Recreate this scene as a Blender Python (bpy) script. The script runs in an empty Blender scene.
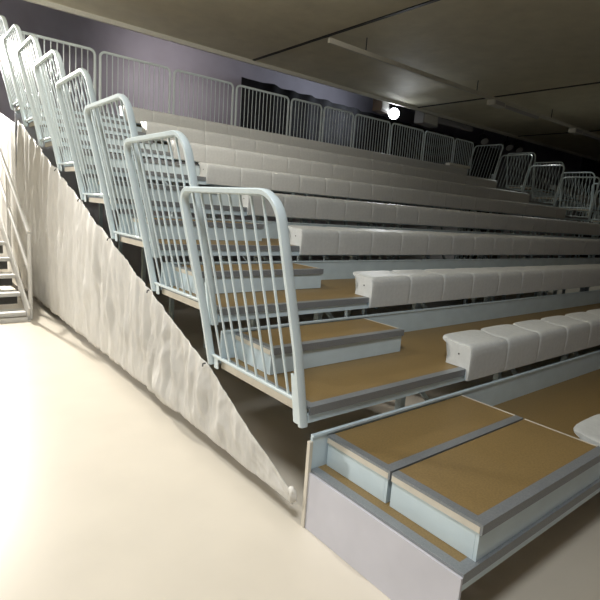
import bpy, bmesh, math, random
from mathutils import Vector, Matrix, noise
random.seed(7)
sc = bpy.context.scene
COL = sc.collection
D, H = 0.9709, 0.3316          # depth and rise of one row
Z0 = 2 * H                     # height of the second row's deck above the hall floor
XR = 12.65                     # length of the stand
X2 = 15.3                      # where the second stand begins
XB = 1.41                      # where the seats begin
PITCH = 0.4915
K0, K1 = -1, 7
YB = 0.934                     # back of a deck
FLOOR = 0.0
ORD = ['zeroth','first','second','third','fourth','fifth','sixth','seventh','eighth','ninth','tenth','eleventh','twelfth',
       'thirteenth','fourteenth','fifteenth','sixteenth','seventeenth','eighteenth','nineteenth','twentieth']
ROWN = {-1:'front',0:'second',1:'third',2:'fourth',3:'fifth',4:'sixth',5:'seventh',6:'eighth',7:'ninth'}

# ------------------------------------------------------------------ materials
def mat(name, col, rough=.5, metal=0., bump=0., scale=40., var=0., emit=None, spec=.5, stretch=None, dist=.002):
    m = bpy.data.materials.new(name); m.use_nodes = True
    nt = m.node_tree; b = nt.nodes['Principled BSDF']
    b.inputs['Base Color'].default_value = (*col, 1)
    b.inputs['Roughness'].default_value = rough
    b.inputs['Metallic'].default_value = metal
    b.inputs['Specular IOR Level'].default_value = spec
    if emit:
        b.inputs['Emission Color'].default_value = (*emit[0], 1)
        b.inputs['Emission Strength'].default_value = emit[1]
    if bump or var:
        tc = nt.nodes.new('ShaderNodeTexCoord'); mp = nt.nodes.new('ShaderNodeMapping')
        nt.links.new(tc.outputs['Object'], mp.inputs['Vector'])
        if stretch: mp.inputs['Scale'].default_value = stretch
        n = nt.nodes.new('ShaderNodeTexNoise'); n.inputs['Scale'].default_value = scale; n.inputs['Detail'].default_value = 5
        nt.links.new(mp.outputs[0], n.inputs['Vector'])
        if var:
            r = nt.nodes.new('ShaderNodeMapRange'); r.inputs['To Min'].default_value = 1 - var; r.inputs['To Max'].default_value = 1 + var
            r.inputs['From Min'].default_value = .3; r.inputs['From Max'].default_value = .7
            mx = nt.nodes.new('ShaderNodeVectorMath'); mx.operation = 'SCALE'
            mx.inputs[0].default_value = col
            nt.links.new(n.outputs['Fac'], r.inputs['Value']); nt.links.new(r.outputs[0], mx.inputs['Scale'])
            nt.links.new(mx.outputs[0], b.inputs['Base Color'])
        if bump:
            bp = nt.nodes.new('ShaderNodeBump'); bp.inputs['Strength'].default_value = bump; bp.inputs['Distance'].default_value = dist
            nt.links.new(n.outputs['Fac'], bp.inputs['Height']); nt.links.new(bp.outputs[0], b.inputs['Normal'])
    return m
M = {
 'board': mat('brown_board', (.245,.165,.064), .5, bump=.1, scale=110, var=.13),
 'alu': mat('grey_aluminium', (.27,.29,.31), .42, .35, bump=.1, scale=120, var=.1),
 'steel': mat('pale_blue_steel', (.62,.74,.80), .42, var=.05, scale=6),
 'rail': mat('pale_painted_rail', (.64,.735,.765), .38, var=.04, scale=5),
 'cream': mat('cream_trim', (.66,.62,.53), .5, var=.06, scale=8),
 'panel': mat('lavender_panel', (.58,.58,.64), .5, var=.04, scale=5),
 'seat': mat('white_plastic', (.645,.665,.655), .42, bump=.06, scale=30, var=.05),
 'dark': mat('dark_metal', (.035,.035,.035), .5, var=.1),
 'cloth': mat('white_cloth', (.80,.79,.755), .6, bump=.8, scale=30, var=.05, stretch=(1,1,.25), dist=.01),
 'floor': mat('beige_floor', (.68,.625,.53), .3, var=.03, scale=2.5, bump=.03),
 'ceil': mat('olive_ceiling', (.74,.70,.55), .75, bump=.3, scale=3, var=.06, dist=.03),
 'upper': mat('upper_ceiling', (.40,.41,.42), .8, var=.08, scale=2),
 'wall': mat('lilac_wall', (.36,.35,.42), .8, var=.06, scale=2),
 'wallg': mat('pale_wall', (.62,.6,.56), .8, var=.05, scale=2),
 'curtain': mat('black_curtain', (.022,.023,.028), .9, var=.3, scale=4),
 'stair': mat('grey_stair_paint', (.62,.61,.58), .45, var=.05, scale=8),
 'riser': mat('dark_stair_gap_shade', (.16,.16,.155), .6, var=.08),  # dark tone stands for shade between the stair's open treads
 'edge': mat('pale_edge', (.72,.71,.62), .5, var=.05),
 'fix': mat('grey_fixture', (.5,.5,.5), .5, var=.05),
 'fixw': mat('white_fixture', (.78,.77,.7), .45, var=.04),
 'lens': mat('lit_lens', (1,1,1), .3, emit=((.93,.97,1.), 35.)),
}

nt = M['cloth'].node_tree; pb = nt.nodes['Principled BSDF']; mo = nt.nodes['Material Output']
tl = nt.nodes.new('ShaderNodeBsdfTranslucent'); tl.inputs['Color'].default_value = (.7,.65,.55,1)
mxs = nt.nodes.new('ShaderNodeMixShader'); mxs.inputs[0].default_value = .3
nt.links.new(pb.outputs[0], mxs.inputs[1]); nt.links.new(tl.outputs[0], mxs.inputs[2]); nt.links.new(mxs.outputs[0], mo.inputs['Surface'])
# ------------------------------------------------------------------ helpers
class MB:
    def __init__(s): s.bm = bmesh.new()
    def box(s, x0, x1, y0, y1, z0, z1, bev=0.):
        bm2 = bmesh.new()
        r = bmesh.ops.create_cube(bm2, size=1)
        for v in r['verts']:
            v.co = Vector(((x0+x1)/2 + v.co.x*(x1-x0), (y0+y1)/2 + v.co.y*(y1-y0), (z0+z1)/2 + v.co.z*(z1-z0)))
        if bev:
            bmesh.ops.bevel(bm2, geom=list(bm2.edges), offset=bev, segments=2, affect='EDGES', profile=.6)
        s.join(bm2); return s
    def join(s, bm2):
        me = bpy.data.meshes.new('t'); bm2.to_mesh(me); bm2.free(); s.bm.from_mesh(me); bpy.data.meshes.remove(me)
    def bar(s, a, b, w, t=None, up=(0,0,1)):
        a, b = Vector(a), Vector(b); t = t or w
        d = (b-a).normalized(); u = Vector(up)
        if abs(d.dot(u)) > .95: u = Vector((0,1,0))
        sd = d.cross(u).normalized(); u = sd.cross(d)
        vs = [s.bm.verts.new(p + sd*i*w/2 + u*j*t/2) for p in (a,b) for i,j in ((-1,-1),(1,-1),(1,1),(-1,1))]
        for f in ((0,3,2,1),(4,5,6,7),(0,1,5,4),(1,2,6,5),(2,3,7,6),(3,0,4,7)): s.bm.faces.new([vs[i] for i in f])
        return s
    def tube(s, pts, r, n=10):
        pts = [Vector(p) for p in pts]; rings = []
        for i, p in enumerate(pts):
            d = (pts[min(i+1,len(pts)-1)] - pts[max(i-1,0)]).normalized()
            u = Vector((0,0,1)) if abs(d.z) < .95 else Vector((0,1,0))
            a = d.cross(u).normalized(); b = a.cross(d)
            rings.append([s.bm.verts.new(p + (a*math.cos(2*math.pi*k/n) + b*math.sin(2*math.pi*k/n))*r) for k in range(n)])
        for A, B in zip(rings, rings[1:]):
            for k in range(n): s.bm.faces.new((A[k], A[(k+1)%n], B[(k+1)%n], B[k]))
        s.bm.faces.new(rings[0][::-1]); s.bm.faces.new(rings[-1]); return s
    def disc(s, c, axis, r, h, n=24, r2=None):
        c = Vector(c); ax = Vector(axis).normalized()
        u = Vector((0,0,1)) if abs(ax.z) < .9 else Vector((0,1,0))
        a = ax.cross(u).normalized(); b = a.cross(ax); r2 = r if r2 is None else r2
        R = []
        for q, rr in ((c, r), (c+ax*h, r2)):
            R.append([s.bm.verts.new(q + (a*math.cos(2*math.pi*k/n)+b*math.sin(2*math.pi*k/n))*rr) for k in range(n)])
        for k in range(n): s.bm.faces.new((R[0][k], R[0][(k+1)%n], R[1][(k+1)%n], R[1][k]))
        s.bm.faces.new(R[0][::-1]); s.bm.faces.new(R[1]); return s
    def mesh(s, name, m, smooth=None):
        bmesh.ops.recalc_face_normals(s.bm, faces=list(s.bm.faces))
        me = bpy.data.meshes.new(name); s.bm.to_mesh(me); s.bm.free(); me.materials.append(m)
        if smooth:
            for p in me.polygons: p.use_smooth = True
            me.set_sharp_from_angle(angle=math.radians(smooth))
        return me
    def build(s, name, m, parent=None, smooth=None, loc=None):
        return link(name, s.mesh(name, m, smooth), parent, loc)
def link(name, me, parent=None, loc=None):
    o = bpy.data.objects.new(name, me); COL.objects.link(o)
    if parent: o.parent = parent
    if loc: o.location = loc
    return o
def B(x0,x1,y0,y1,z0,z1,bev=0.): return MB().box(x0,x1,y0,y1,z0,z1,bev)
def tag(o, label, cat, group=None):
    o['label'] = label; o['category'] = cat
    if group: o['group'] = group
    return o
def thing(name, label, cat, loc=(0,0,0), group=None):
    o = bpy.data.objects.new(name, None); COL.objects.link(o); o.location = loc; o.empty_display_size = .1
    return tag(o, label, cat, group)
def struct(o): o['kind'] = 'structure'; return o
def copy_tree(o, parent=None, keep=None):
    c = o.copy(); COL.objects.link(c)
    if parent: c.parent = parent
    for ch in list(o.children):
        if keep is None or keep(ch): copy_tree(ch, c)
    return c
def at(k, x=0., y=0., z=0.): return (x, k*D + y, Z0 + k*H + z)

# ------------------------------------------------------------------ room shell
RX0, RX1, RY0, RY1 = -7.0, 32.0, -8.0, 12.6
CZ = Z0 + 4.5; UZ = Z0 + 5.6; EDGE = 9.2
struct(B(RX0,RX1,RY0,RY1,-.2,0).build('floor', M['floor']))
struct(B(RX0-.2,RX0,RY0,RY1,0,UZ).build('wall_left', M['wallg']))
struct(B(RX1,RX1+.2,RY0,RY1,0,UZ).build('wall_right', M['curtain']))
struct(B(RX0,RX1,RY0-.2,RY0,0,UZ).build('wall_front', M['wall']))
struct(B(RX0,RX1,RY1,RY1+.2,0,UZ).build('wall_back', M['wall']))
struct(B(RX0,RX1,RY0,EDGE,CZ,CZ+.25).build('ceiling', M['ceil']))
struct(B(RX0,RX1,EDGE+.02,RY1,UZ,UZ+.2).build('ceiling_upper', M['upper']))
struct(B(RX0,RX1,EDGE+.001,EDGE+.06,CZ-.09,UZ-.001).build('trim_1', M['edge']))
for i, x in enumerate((5.4, 11.7, 18.0)):
    struct(B(x-.035,x+.035,RY0+.01,EDGE-.03,CZ-.02,CZ-.001).build('trim_%d' % (i+2), M['dark']))

# ------------------------------------------------------------------ one row of the stand
def make_row(k, xo=0., length=XR, nm='stand', full=True):
    where = {-1:'lowest step of the long white seating stand, at the front'}.get(k,
        '%s row platform from the front of the long seating stand' % ROWN[k])
    if nm != 'stand': where = '%s row platform from the front of the dim second stand beyond the passage' % ROWN[k]
    t = thing('seating_row_platform', 'brown decked ' + where, 'seating platform', at(k, xo), 'row platforms of the ' + nm)
    L = length
    B(.05,L-.05,.052,YB-.002,-.028,-.001).build('deck_board', M['board'], t)
    m = B(0,L,0,.052,-.012,.001); m.box(0,L,0,.010,-.045,-.012); m.build('nosing', M['alu'], t)
    B(.0,L,.012,.045,-.092,-.046).build('fascia_beam', M['steel'], t)
    for x in (0., L-.05):
        m = B(x,x+.05,.052,YB-.002,-.012,.001); m.build('edge_trim', M['alu'], t)
        m = B(x+.004,x+.028,.045,YB-.002,-.06,-.012); m.build('edge_beam', M['cream'], t)
    if k < K1:
        B(.0,L,YB,YB+.014,-.03,.180).build('kick_board', M['steel'], t)
        B(.0,L,YB-.008,YB+.014,.181,.193).build('kick_board_lip', M['steel'], t)
    base = -(Z0 + k*H)
    xs = [1.15 + 1.32*i for i in range(int((L-.8)/1.32)+1)]
    for i, x in enumerate(xs):
        B(x-.025,x+.025,.30,.35,base+.001,-.062).build('support_post', M['steel'], t)
        B(x-.02,x+.02,.046,YB-.01,-.061,-.0285).build('support_arm', M['steel'], t)
        if k >= 0 and i+1 < len(xs):
            MB().bar((x+.03,.325,-.09),(x+.62,.325,max(base+.05,-.75)),.03,.03).build('cross_brace', M['steel'], t)
    if k == K1:
        B(.0,L,YB+.06,YB+.074,base+.001,-.01).build('rear_light_block', M['panel'], t)  # unseen panel added to keep the rear flood from lighting the under-stand
        B(.0,L,YB-.020,YB-.003,-.09,-.0285).build('rear_beam', M['steel'], t)
    if k == K0:
        m = B(-.014,-.001,.0,YB-.01,base+.001,-.013); m.build('side_panel', M['panel'], t)
        B(-.022,-.001,YB-.009,YB+.014,base+.002,.16).build('corner_post', M['cream'], t)
    return t
for k in range(K0, K1+1): make_row(k)
for k in range(2, K1+1): make_row(k, X2, 6.0, 'second stand')

# ------------------------------------------------------------------ aisle steps
SH = .1718
def make_step(k, y0, y1, label):
    t = thing('aisle_step', label, 'step', at(k, 0, 0, .0015), 'brown topped aisle steps')
    x0, x1 = .0966, 1.332
    B(x0+.045,x1-.014,y0+.052,y1-.004,SH-.026,SH-.001).build('tread_board', M['board'], t)
    m = B(x0,x1,y0,y0+.052,SH-.012,SH+.0005); m.box(x0,x1,y0,y0+.010,SH-.044,SH-.012); m.build('nosing', M['alu'], t)
    m = B(x0,x0+.045,y0+.052,y1-.004,SH-.012,SH+.0005); m.build('edge_trim', M['alu'], t)
    B(x0,x0+.012,y0+.012,y1-.004,SH-.042,SH-.013).build('side_strip', M['cream'], t)
    B(x1-.014,x1,y0+.052,y1-.004,SH-.03,SH+.0005).build('edge_strip', M['cream'], t)
    B(x0+.008,x1-.008,y0+.014,y0+.03,0,SH-.045).build('riser', M['steel'], t)
    B(x0+.008,x0+.022,y0+.031,y1-.004,0,SH-.043).build('side_panel', M['steel'], t)
    B(x1-.022,x1-.008,y0+.031,y1-.004,0,SH-.031).build('side_panel', M['steel'], t)
    return t
make_step(-1, .4835, YB-.009, 'brown aisle step at the back of the lowest platform, below the nearest railing')
make_step(-1, .001, .476, 'brown aisle step at the very front corner, nearest the camera')
for k in range(0, K1):
    make_step(k, .5029, YB-.009, 'brown topped aisle step on the %s row platform from the front' % ROWN[k])

# ------------------------------------------------------------------ seats
PROF = [(-.030,-.079),(-.034,-.03),(-.036,.03),(-.036,.09),(-.033,.130),(-.026,.155),(-.010,.170),(.020,.174),(.07,.172),(.12,.176),
        (.18,.183),(.225,.190),(.247,.187),(.250,.178),(.232,.166),(.198,.152),(.158,.124),(.134,.092),(.136,.06),(.158,.032),(.164,.004),
        (.10,.003),(.03,.003),(-.002,.003),(-.006,-.02),(-.010,-.079)]
def seat_mesh():
    mb = MB(); W = PITCH - .0015; secs = []
    ts = [0,.006,.02,.05,.10,.2,.35,.5,.65,.8,.9,.95,.98,.994,1]
    cy, cz = .07, .08
    for t in ts:
        e = abs(2*t-1); f = e**10
        ins = .0035*max(0,(e-.955)/.045)
        ring = []
        for (y, z) in PROF:
            yy, zz = y, z
            if z > .14:
                zz -= .007*f
                if y > .1: yy -= .036*(e**5)*min(1,(y-.1)/.12)
            if y < -.02: yy += .004*f + .007*(1-e*e)*max(0,1-abs(z-.04)/.1)
            d = Vector((cy-yy, cz-zz));
            if ins and z > .004: d = d.normalized()*ins; yy += d.x; zz += d.y
            ring.append(mb.bm.verts.new((t*W, yy, zz)))
        secs.append(ring)
    n = len(PROF)
    for A, C in zip(secs, secs[1:]):
        for i in range(n): mb.bm.faces.new((A[i], A[(i+1)%n], C[(i+1)%n], C[i]))
    for r in (secs[0], secs[-1]):
        f = mb.bm.faces.new(r)
        bmesh.ops.triangulate(mb.bm, faces=[f])
    return mb.mesh('seat_shell', M['seat'], 38)
SEAT = seat_mesh()
SCREW = MB().disc((-.0005,.065,.095),(-1,0,0),.006,.003,12).mesh('screw', M['dark'])
BRK = B(.004,.05,-.0085,-.0012,-.075,.0).mesh('mounting_bracket', M['steel'])
def ppx(x, y, z):
    C = Vector((-1.64596,-1.86414,1.01378)); Mx = CAMR.transposed(); q = Mx @ (Vector((x,y,z)) - C)
    return 300 + 502.148*q.x/-q.z
CAMR = (Matrix.Rotation(-.673097,3,'Z') @ Matrix.Rotation(-.0700453,3,'Y') @ Matrix.Rotation(1.392421,3,'X'))
def seat_row(k, xo, n, label, group, limit=None):
    for i in range(n):
        x = xo + i*PITCH
        if limit and ppx(x, k*D, k*H+.1) > limit: break
        t = thing('bench_seat', label(i), 'seat', at(k, x, 0, 0), group)
        sh = link('seat_shell', SEAT, t)
        if i == 0:
            link('screw', SCREW, sh); link('mounting_bracket', BRK, t)
for k in range(K0, K1+1):
    seat_row(k, XB, 20, lambda i, k=k: 'white moulded bench seat, %s from the left end of the %s row from the front' % (ORD[i+1], ROWN[k]) if i or k > -1
             else 'white moulded bench seat beside the nearest brown step, at the right edge', 'white bench seats of the %s row' % ROWN[k], 690)
for k in range(4, K1+1):
    seat_row(k, X2+XB, 5, lambda i, k=k: 'dim bench seat beyond the passage, %s from the left of the %s row' % (ORD[i+1], ROWN[k]),
             'bench seats of the second stand', 620)

# ------------------------------------------------------------------ railings
def strip(mb, path, w, t, f):
    n = len(path); prev = None
    for i, p in enumerate(path):
        a = path[max(i-1,0)]; b = path[min(i+1,n-1)]
        dx, dy = b[0]-a[0], b[1]-a[1]; l = math.hypot(dx,dy); nx, ny = -dy/l, dx/l
        r = [mb.bm.verts.new(f(p[0]+nx*s*w/2, p[1]+ny*s*w/2, q*t/2)) for s, q in ((-1,-.6),(-.6,-1),(.6,-1),(1,-.6),(1,.6),(.6,1),(-.6,1),(-1,.6))]
        if prev:
            for j in range(8): mb.bm.faces.new((prev[j], prev[(j+1)%8], r[(j+1)%8], r[j]))
        else: mb.bm.faces.new(r[::-1])
        prev = r
    mb.bm.faces.new(prev)
def arc(cx, cy, r, a0, a1, n=7): return [(cx+r*math.cos(a0+(a1-a0)*i/n), cy+r*math.sin(a0+(a1-a0)*i/n)) for i in range(n+1)]
PI = math.pi
def make_rail(side, label, loc, group, lean):
    t = thing('side_railing', label, 'railing', loc, group)
    Ld = D + .045; top = 1.1
    def f(a, b, c): return (side*(.0265 + lean*max(b,0)/1.1) + c, a, b)
    h = .017
    path = [(h,-.105),(h,.3),(h,.7)] + arc(h+.13, top-h-.13, .13, PI, PI/2) + arc(Ld-h-.09, top-h-.09, .09, PI/2, 0) + [(Ld-h,.7),(Ld-h,.3),(Ld-h,-.045)]
    mb = MB(); strip(mb, path, .034, .050, f); mb.build('frame', M['rail'], t, 40)
    mb = MB(); strip(mb, [(.0345,.022),(Ld-.0345,.022)], .022, .024, f); mb.build('bottom_bar', M['rail'], t)
    nb = 8
    for i in range(nb):
        a = .045 + (Ld-.09)*(i+1)/(nb+1)
        mb = MB(); strip(mb, [(a,.0335),(a,top-.0345)], .013, .013, f); mb.build('baluster', M['rail'], t)
    mb = MB(); strip(mb, [(.0645,-.105),(.0645,.17)], .058, .016, f); plate = mb.build('mounting_plate', M['rail'], t)
    mb = MB(); strip(mb, [(.065,.06),(.065,.12)], .014, .0185, f); mb.build('slot', M['dark'], plate)
    mb = MB(); strip(mb, [(Ld-.075,-.06),(Ld-.075,.016)], .05, .010, f); mb.build('mounting_plate', M['rail'], t)
    return t
rl = {-0:'nearest pale slatted railing, full in view beside the lowest brown aisle'}
for k in range(0, K1+1):
    lab = rl.get(k, 'pale slatted side railing, %s from the front along the stand\'s fabric covered flank' % ORD[k+1])
    make_rail(-1, lab, at(k), 'side railings above the white fabric', .254)
for k in range(3, K1+1):
    make_rail(1, 'dim slatted railing at the far aisle end of the %s row from the front' % ROWN[k], at(k, XR), 'railings at the far aisle end', .38)
for k in range(4, K1+1):
    make_rail(-1, 'dim slatted railing beyond the passage, on the second stand\'s %s row' % ROWN[k], at(k, X2), 'railings of the second stand', .254)

def back_rail(x0, x1, label):
    t = thing('back_railing', label, 'railing', at(7, x0, 1.045, 0), 'railing panels along the top row')
    w = x1-x0-.05; top = 1.2; h = .02
    def f(a, b, c): return (a, c+.02, b)
    path = [(h,-.03),(h,.6)] + arc(h+.09, top-h-.09, .09, PI, PI/2) + arc(w-h-.09, top-h-.09, .09, PI/2, 0) + [(w-h,.6),(w-h,-.03)]
    mb = MB(); strip(mb, path, .042, .03, f); mb.build('frame', M['rail'], t, 40)
    mb = MB(); strip(mb, [(.041,.04),(w-.041,.04)], .024, .024, f); mb.build('bottom_bar', M['rail'], t)
    nb = max(7, round(w/.105)-1)
    for i in range(nb):
        a = .04 + (w-.08)*(i+1)/(nb+1)
        mb = MB(); strip(mb, [(a,.052),(a,top-.042)], .014, .014, f); mb.build('baluster', M['rail'], t)
bx = [.04, 1.35, 2.75, 4.16, 5.63, 6.63, 7.69, 9.1, 10.55, 12.03, 13.1]
for i in range(len(bx)-1):
    back_rail(bx[i], bx[i+1], 'slatted railing panel behind the top seat row, %s from the left end' % ORD[i+1])

# ------------------------------------------------------------------ fabric on the flank
def fn(y, t, s=0.):
    v = Vector((y*6.5 + .45*t + s, t*.4, 1.3 + s)); a = noise.noise(v)
    v2 = Vector((y*14 - t*.9, t*1.3, 4.7 + s)); b = noise.noise(v2)
    return a, b
ZB = .105
def ztop(y):
    if y < D+.035: return Z0 + (-.50 + (y-.03)/(D+.005)*(.445)) - .012*math.sin(PI*(y-.03)/(D+.005))
    u = (y - D - .035)/D
    return Z0 - .055 + H*u - .018*abs(math.sin(PI*u))
def grid(name, ys, nt, x_of, zt, zb, m, parent, thick=.003):
    mb = MB(); rows = []
    for y in ys:
        r = []
        for j in range(nt+1):
            t = j/nt; z = zb(y) + (zt(y)-zb(y))*t
            r.append(mb.bm.verts.new((x_of(y, t, z), y, z)))
        rows.append(r)
    for A, C in zip(rows, rows[1:]):
        for j in range(nt): mb.bm.faces.new((A[j], A[j+1], C[j+1], C[j]))
    o = mb.build(name, m, parent, 180)
    md = o.modifiers.new('t', 'SOLIDIFY'); md.thickness = thick; md.offset = -1
    return o
def xflank(y, t, z):
    a, b = fn(y, t)
    hang = min(1., (ztop(y)-ZB)/.8)
    c = 1 - 2*abs(noise.noise(Vector((y*17 + .8*math.sin(t*5 + y*2), t*2.2, 8.1))))
    d = noise.noise(Vector((y*9, z*7, 2.2)))
    x = -.046 - hang*(.062*a + .040*b + .024*c + .010*d)*(.3 + .7*(1-abs(2*t-1)**3))
    # slack swag near the floor and one long diagonal drag fold
    g = math.exp(-((y-1.72 - .5*(z-.25))/.16)**2 - ((z-.2)/.11)**2); x -= .045*g
    g = math.exp(-((y-5.6 + 1.5*(z-1.0))/.14)**2)*math.exp(-((z-.8)/.6)**2); x -= .03*g
    g = math.exp(-((y-3.6 + .9*(z-.7))/.12)**2)*math.exp(-((z-.6)/.5)**2); x -= .02*g
    return min(-.014, x)
N = 460
fab = thing('drape_cloth', 'crinkled white cloth stretched diagonally over the open flank of the stand', 'cloth', (0,0,0))
grid('cloth_sheet', [.03 + (7.28-.03)*i/N for i in range(N+1)], 40, xflank, ztop, lambda y: ZB + .008*noise.noise(Vector((y*3,0,0))), M['cloth'], fab)
mb = MB(); bmesh.ops.create_icosphere(mb.bm, subdivisions=3, radius=1)
for v in mb.bm.verts:
    n = noise.noise(v.co*2.3); v.co = Vector((v.co.x*.020-.05, v.co.y*.034+.035, v.co.z*.045+.165))*1.0 + Vector((.006*n, .008*n, .01*n))
mb.build('bunched_corner', M['cloth'], fab, 180)
for k in range(0, K1):      # ties under the railing ends
    y = (k+1)*D + .03; z = Z0 + k*H - .05
    MB().tube([(-.085,y+.02,z-.012),(-.078,y+.03,z+.002),(-.074,y+.006,z+.012)], .006, 6).build('tie_knot', M['dark'], fab)
def xrear(y, t, z):
    a, b = fn(y, t, 9.); return min(-.03, -.085 - .02*a - .008*b - .05*(y-7.3)/2)
rear = thing('drape_cloth', 'plain white cloth hanging behind the access stair at the rear corner', 'cloth', (0,0,0))
grid('cloth_sheet', [7.33 + (9.6-7.33)*i/60 for i in range(61)], 14, xrear, lambda y: Z0 + 2.02 + .235*(y-7.33), lambda y: ZB-.01, M['cloth'], rear)

# ------------------------------------------------------------------ access stair
st = thing('access_stair', 'grey open tread stair with handrails in front of the white cloth', 'stair', (0,0,0))
TR, TG, SY, NX0, NX1 = .195, .355, 5.28, -1.30, -.32
NT = 9
for i in range(NT):
    y = SY + .06 + TG*i; z = Z0 - .555 + TR*i
    m = B(NX0+.035,NX1-.035,y,y+.27,z-.05,z,.004); m.build('tread', M['stair'], st)
    if i: B(NX0+.035,NX1-.035,y+.225,y+.24,z-TR+.002,z-.052).build('riser', M['riser'], st)  # added dark boards imitating the shaded backing behind open treads
def lineZ(y): return Z0 - .555 + TR*(y - SY - .06)/TG
for x in (NX0, NX1-.03):
    y1 = SY + TG*NT
    mb = MB(); strip(mb, [(SY-.0, max(lineZ(SY)-.03,.09)),(y1, lineZ(y1)-.03)], .19, .03, lambda a,b,c,x=x: (x+.015+c, a, b)); mb.build('stringer', M['stair'], st)
    B(x-.003,x+.033,SY-.05,SY+.11,.001,.012).build('base_plate', M['stair'], st)
    for yy in (SY+.06, SY+.06+TG*4, SY+.06+TG*8):
        z0 = .012 if yy < SY+.1 else lineZ(yy)-.10
        xx = x + (.015 if 0 else .015)
        xo = -.022 if x < -1 else .022
        MB().tube([(xx+xo*1.6, yy, z0),(xx+xo*1.6, yy, lineZ(yy)+1.02)], .025, 10).build('post', M['stair'], st, 40)
    xo = xx + xo*1.6
    a, b = SY+.06, SY+.06+TG*8
    MB().tube([(xo,a,lineZ(a)+1.03),(xo,b,lineZ(b)+1.03)], .030, 10).build('handrail', M['stair'], st, 40)
    MB().tube([(xo,a,lineZ(a)+.52),(xo,b,lineZ(b)+.52)], .025, 10).build('mid_rail', M['stair'], st, 40)
B(NX0+.03,NX1-.03,SY-.01,SY+.03,.002,.05).build('foot_bar', M['stair'], st)
for x in (NX0+.05, NX1-.08):
    yy = SY+.06+TG*7.6
    B(x,x+.04,yy,yy+.04,.001,lineZ(yy)-.12).build('support_leg', M['stair'], st)

# ------------------------------------------------------------------ back curtain, lights overhead
cur = MB(); rows = []
for i in range(281):
    x = 6.4 + i*.05
    zt = Z0 + 4.62 - .02*(x-8) + .035*noise.noise(Vector((x*1.7,0,3))) - .02*abs(math.sin(x*2.1))
    y = 11.3 + .05*math.sin(x*9) + .03*noise.noise(Vector((x*3,1,0)))
    rows.append([cur.bm.verts.new((x, y, z)) for z in (.02, Z0+1.5, zt)])
for A, C in zip(rows, rows[1:]):
    for j in range(2): cur.bm.faces.new((A[j], A[j+1], C[j+1], C[j]))
o = cur.build('stage_curtain', M['curtain'], None, 180)
md = o.modifiers.new('t','SOLIDIFY'); md.thickness = .01
tag(o, 'black curtain with uneven top edge hanging behind the top railing', 'curtain')

tr = thing('lighting_truss', 'slim metal lighting truss slung just behind the ceiling edge', 'truss', (6.5,9.62,Z0+4.62))
for dy, dz in ((-.1,.0),(.1,0),(0,.17)):
    MB().tube([(0,dy,dz),(14,dy,dz)], .022, 8).build('chord', M['fix'], tr, 40)
mb = MB()
for i in range(40):
    x = .17 + .34*i
    for a, b in (((x,-.1,0),(x+.17,0,.17)),((x+.17,0,.17),(x+.34,-.1,0)),((x,.1,0),(x+.17,0,.17)),((x,-.1,0),(x+.17,.1,0))): mb.bar(a, b, .012)
mb.build('lattice', M['fix'], tr)
for x in (1., 7., 13.):
    MB().tube([(x,0,.19),(x,0,UZ-Z0-4.63)], .012, 8).build('hanger', M['dark'], tr)
camv = Vector((-1.646,-1.864,1.0138+Z0))
def flood(loc, target, label, r=.16, lit=True):
    t = thing('spotlight', label, 'lamp', loc)
    d = (Vector(target)-Vector(loc)).normalized()
    MB().disc(d*-.24, d, r*.6, .23, 28, r*1.08).build('housing', M['fix'], t, 40)
    MB().disc(d*.0, d, r, .02, 28).build('lens', M['lens' if lit else 'fix'], t, 40)['label'] = 'glowing white lens'
    s = Vector((0,0,1)).cross(d).normalized()
    mb = MB(); mb.tube([d*-.1+s*r*1.15, d*-.1+s*r*1.15+Vector((0,0,.26)), d*-.1-s*r*1.15+Vector((0,0,.26)), d*-.1-s*r*1.15], .013, 8)
    mb.build('yoke', M['dark'], t)
    return t
flood((11.0,9.55,Z0+4.22), (-1.6,-3.,Z0-.6), 'lit round floodlight under the ceiling edge, above the top railing')
def box_fix(loc, s, m, label, rz=0.):
    t = thing('stage_spotlight', label, 'lamp', loc); t.rotation_euler = (0,0,rz)
    x, y, z = s
    B(-x/2,x/2,-y/2,y/2,-z,0,.012).build('housing', m, t)
    B(-x*.42,x*.42,-y/2-.02,-y/2-.001,-z*.9,-z*.12,.006).build('front_plate', M['fixw'] if m is M['fix'] else M['fix'], t)
    MB().tube([(0,0,0),(0,0,.12)], .02, 8).build('clamp', M['dark'], t)
mb_ = mat('brown_fixture', (.2,.15,.12), .6)
box_fix((10.45,9.62,Z0+4.58), (.55,.3,.4), mb_, 'brownish boxy stage light left of the lit floodlight', .3)
box_fix((12.75,9.62,Z0+4.56), (.95,.35,.42), M['fix'], 'pale grey boxy projector right of the lit floodlight', .1)
tb = thing('light_bar', 'long dim metal bar hanging right of the pale projector', 'bar', (13.3,9.62,Z0+4.42))
B(0,2.1,-.08,.08,-.1,.06,.01).build('bar_body', M['fix'], tb)
for x in (.3,1.8): MB().tube([(x,0,.061),(x,0,.2)], .015, 8).build('hanger', M['dark'], tb)
for i, x in enumerate((16.2, 18.0, 18.8)):
    t = thing('spotlight', 'small unlit spotlight on the truss, %s from the left above the far railings' % ORD[i+1], 'lamp', (x,9.62,Z0+4.3), 'small unlit spotlights')
    MB().disc((0,0,-.05),(-.35,-.6,-.6),.13,.3,18,.16).build('housing', M['dark'], t, 40)
    MB().disc(Vector((-.35,-.6,-.6)).normalized()*.31+Vector((0,0,-.05)),(-.35,-.6,-.6),.14,.01,18).build('lens', M['fix'], t)
    MB().tube([(0,0,.0),(0,0,.3)], .015, 8).build('clamp', M['dark'], t)

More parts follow.
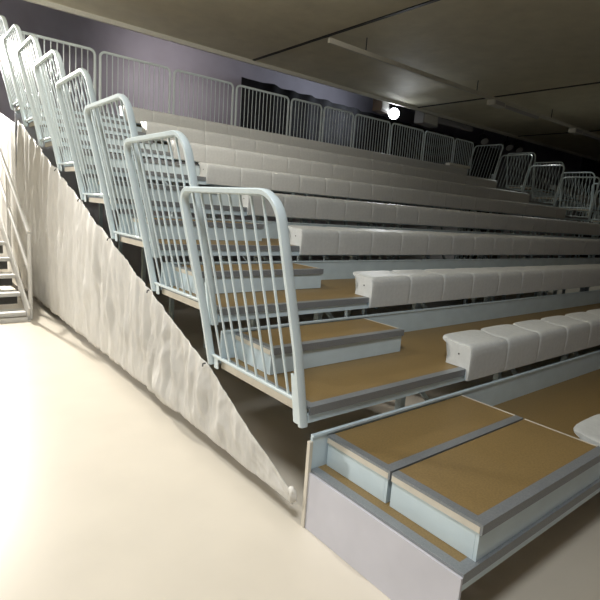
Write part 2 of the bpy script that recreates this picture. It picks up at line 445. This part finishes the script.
tk = thing('lighting_track', 'long pale lighting track under the dim ceiling', 'track', (5.,5.95,Z0+4.2))
B(0,15.,-.03,.03,-.04,.05).build('track_body', M['edge'], tk)
for x in (1.,5.,9.,13.): MB().tube([(x,0,.05),(x,0,.299)], .01, 6).build('hanger', M['dark'], tk)
for i, x in enumerate((10.6, 15.35)):
    t = thing('pendant_light', ['small pale box light on the ceiling track, left one','small pale box light on the ceiling track, right one'][i], 'lamp', (x,5.95,Z0+4.158), 'pale lights on the ceiling track')
    B(0,.55,-.16,.06,-.13,-.001,.01).build('housing', M['fixw'], t)
    B(.05,.5,-.165,-.1605,-.115,-.02).build('front_plate', M['fix'], t)
    B(.55,2.6,-.035,.035,-.07,-.002).build('cable_cover', M['fix'], t)
# white tray on the top row
ty = thing('flat_tray', 'small flat white tray lying on the top row seats', 'tray', (10.5,7*D+.06,Z0+7*H+.192))
B(0,.95,0,.12,0,.012).build('tray_base', M['fixw'], ty)
m = B(0,.95,-.012,0,0,.07); m.box(0,.95,.12,.132,0,.07); m.box(-.012,0,-.012,.132,0,.07); m.box(.95,.962,-.012,.132,0,.07); m.build('tray_rim', M['fixw'], ty)

# ------------------------------------------------------------------ lights
def spot(name, loc, target, e, col, ang, blend=.5, size=.15):
    l = bpy.data.lights.new(name, 'SPOT'); l.energy = e; l.color = col; l.spot_size = math.radians(ang); l.spot_blend = blend; l.shadow_soft_size = size
    o = bpy.data.objects.new(name, l); COL.objects.link(o); o.location = loc
    o.rotation_euler = (Vector(target)-Vector(loc)).to_track_quat('-Z','Y').to_euler(); return o
def area(name, loc, target, e, col, sx, sy):
    l = bpy.data.lights.new(name, 'AREA'); l.energy = e; l.color = col; l.shape = 'RECTANGLE'; l.size = sx; l.size_y = sy
    o = bpy.data.objects.new(name, l); COL.objects.link(o); o.location = loc
    o.rotation_euler = (Vector(target)-Vector(loc)).to_track_quat('-Z','Y').to_euler(); return o
spot('rear_flood', (-.9,10.6,Z0+3.4), (-1.4,3.0,0), 3300, (1.,.96,.89), 95, .6, .12)
area('hall_light', (-2.0,2.2,Z0+4.35), (-2.0,2.0,0), 55, (1.,.96,.9), 1.0, 2.5)
spot('cloth_fill_spot', (-4.6,6.2,Z0+3.0), (0,1.9,Z0-.1), 1150, (1.,.97,.92), 66, .9, .35)  # added fill to brighten the flank cloth, no fixture here
spot('front_light', (-2.0,-1.5,Z0+4.2), (.4,1.4,Z0+.1), 530, (.93,.97,1.), 92, 1., .5)
spot('upper_row_lamp', (.6,1.8,Z0+4.3), (2.2,7.2,Z0+2.5), 430, (1.,.94,.85), 100, .9, .2)
spot('wall_lamp', (4.2,10.2,Z0+4.3), (4.9,12.6,Z0+4.3), 150, (1.,.9,.84), 120, .9, .15)
spot('visible_flood', (10.9,9.10,Z0+4.16), (6.,3.,Z0+.5), 160, (.9,.95,1.), 85, .7, .15)
spot('curtain_glow', (10.3,10.0,Z0+4.3), (9.6,12.6,Z0+4.7), 110, (.9,.95,1.), 140, .8, .1)
spot('passage_lamp', (14.2,6.0,Z0+4.1), (13.4,5.0,Z0+1.5), 160, (.95,1.,.95), 100, .6, .1)

# ------------------------------------------------------------------ world, camera, view
w = bpy.data.worlds.new('World'); sc.world = w; w.use_nodes = True
w.node_tree.nodes['Background'].inputs[0].default_value = (.6,.65,.7,1); w.node_tree.nodes['Background'].inputs[1].default_value = .02
cam = bpy.data.cameras.new('camera'); cam.sensor_width = 36; cam.lens = 36*502.148/600; cam.clip_start = .05; cam.clip_end = 200
co = bpy.data.objects.new('camera', cam); COL.objects.link(co)
co.location = (-1.64596, -1.86414, 1.01378+Z0); co.rotation_mode = 'XYZ'; co.rotation_euler = (1.392421, -.0700453, -.673097)
sc.camera = co
vs = sc.view_settings; vs.view_transform = 'Standard'; vs.look = 'None'; vs.gamma = 1; vs.use_curve_mapping = False; vs.exposure = 0
try: sc.cycles.use_denoising = True
except Exception: pass
sc.cycles.max_bounces = 8
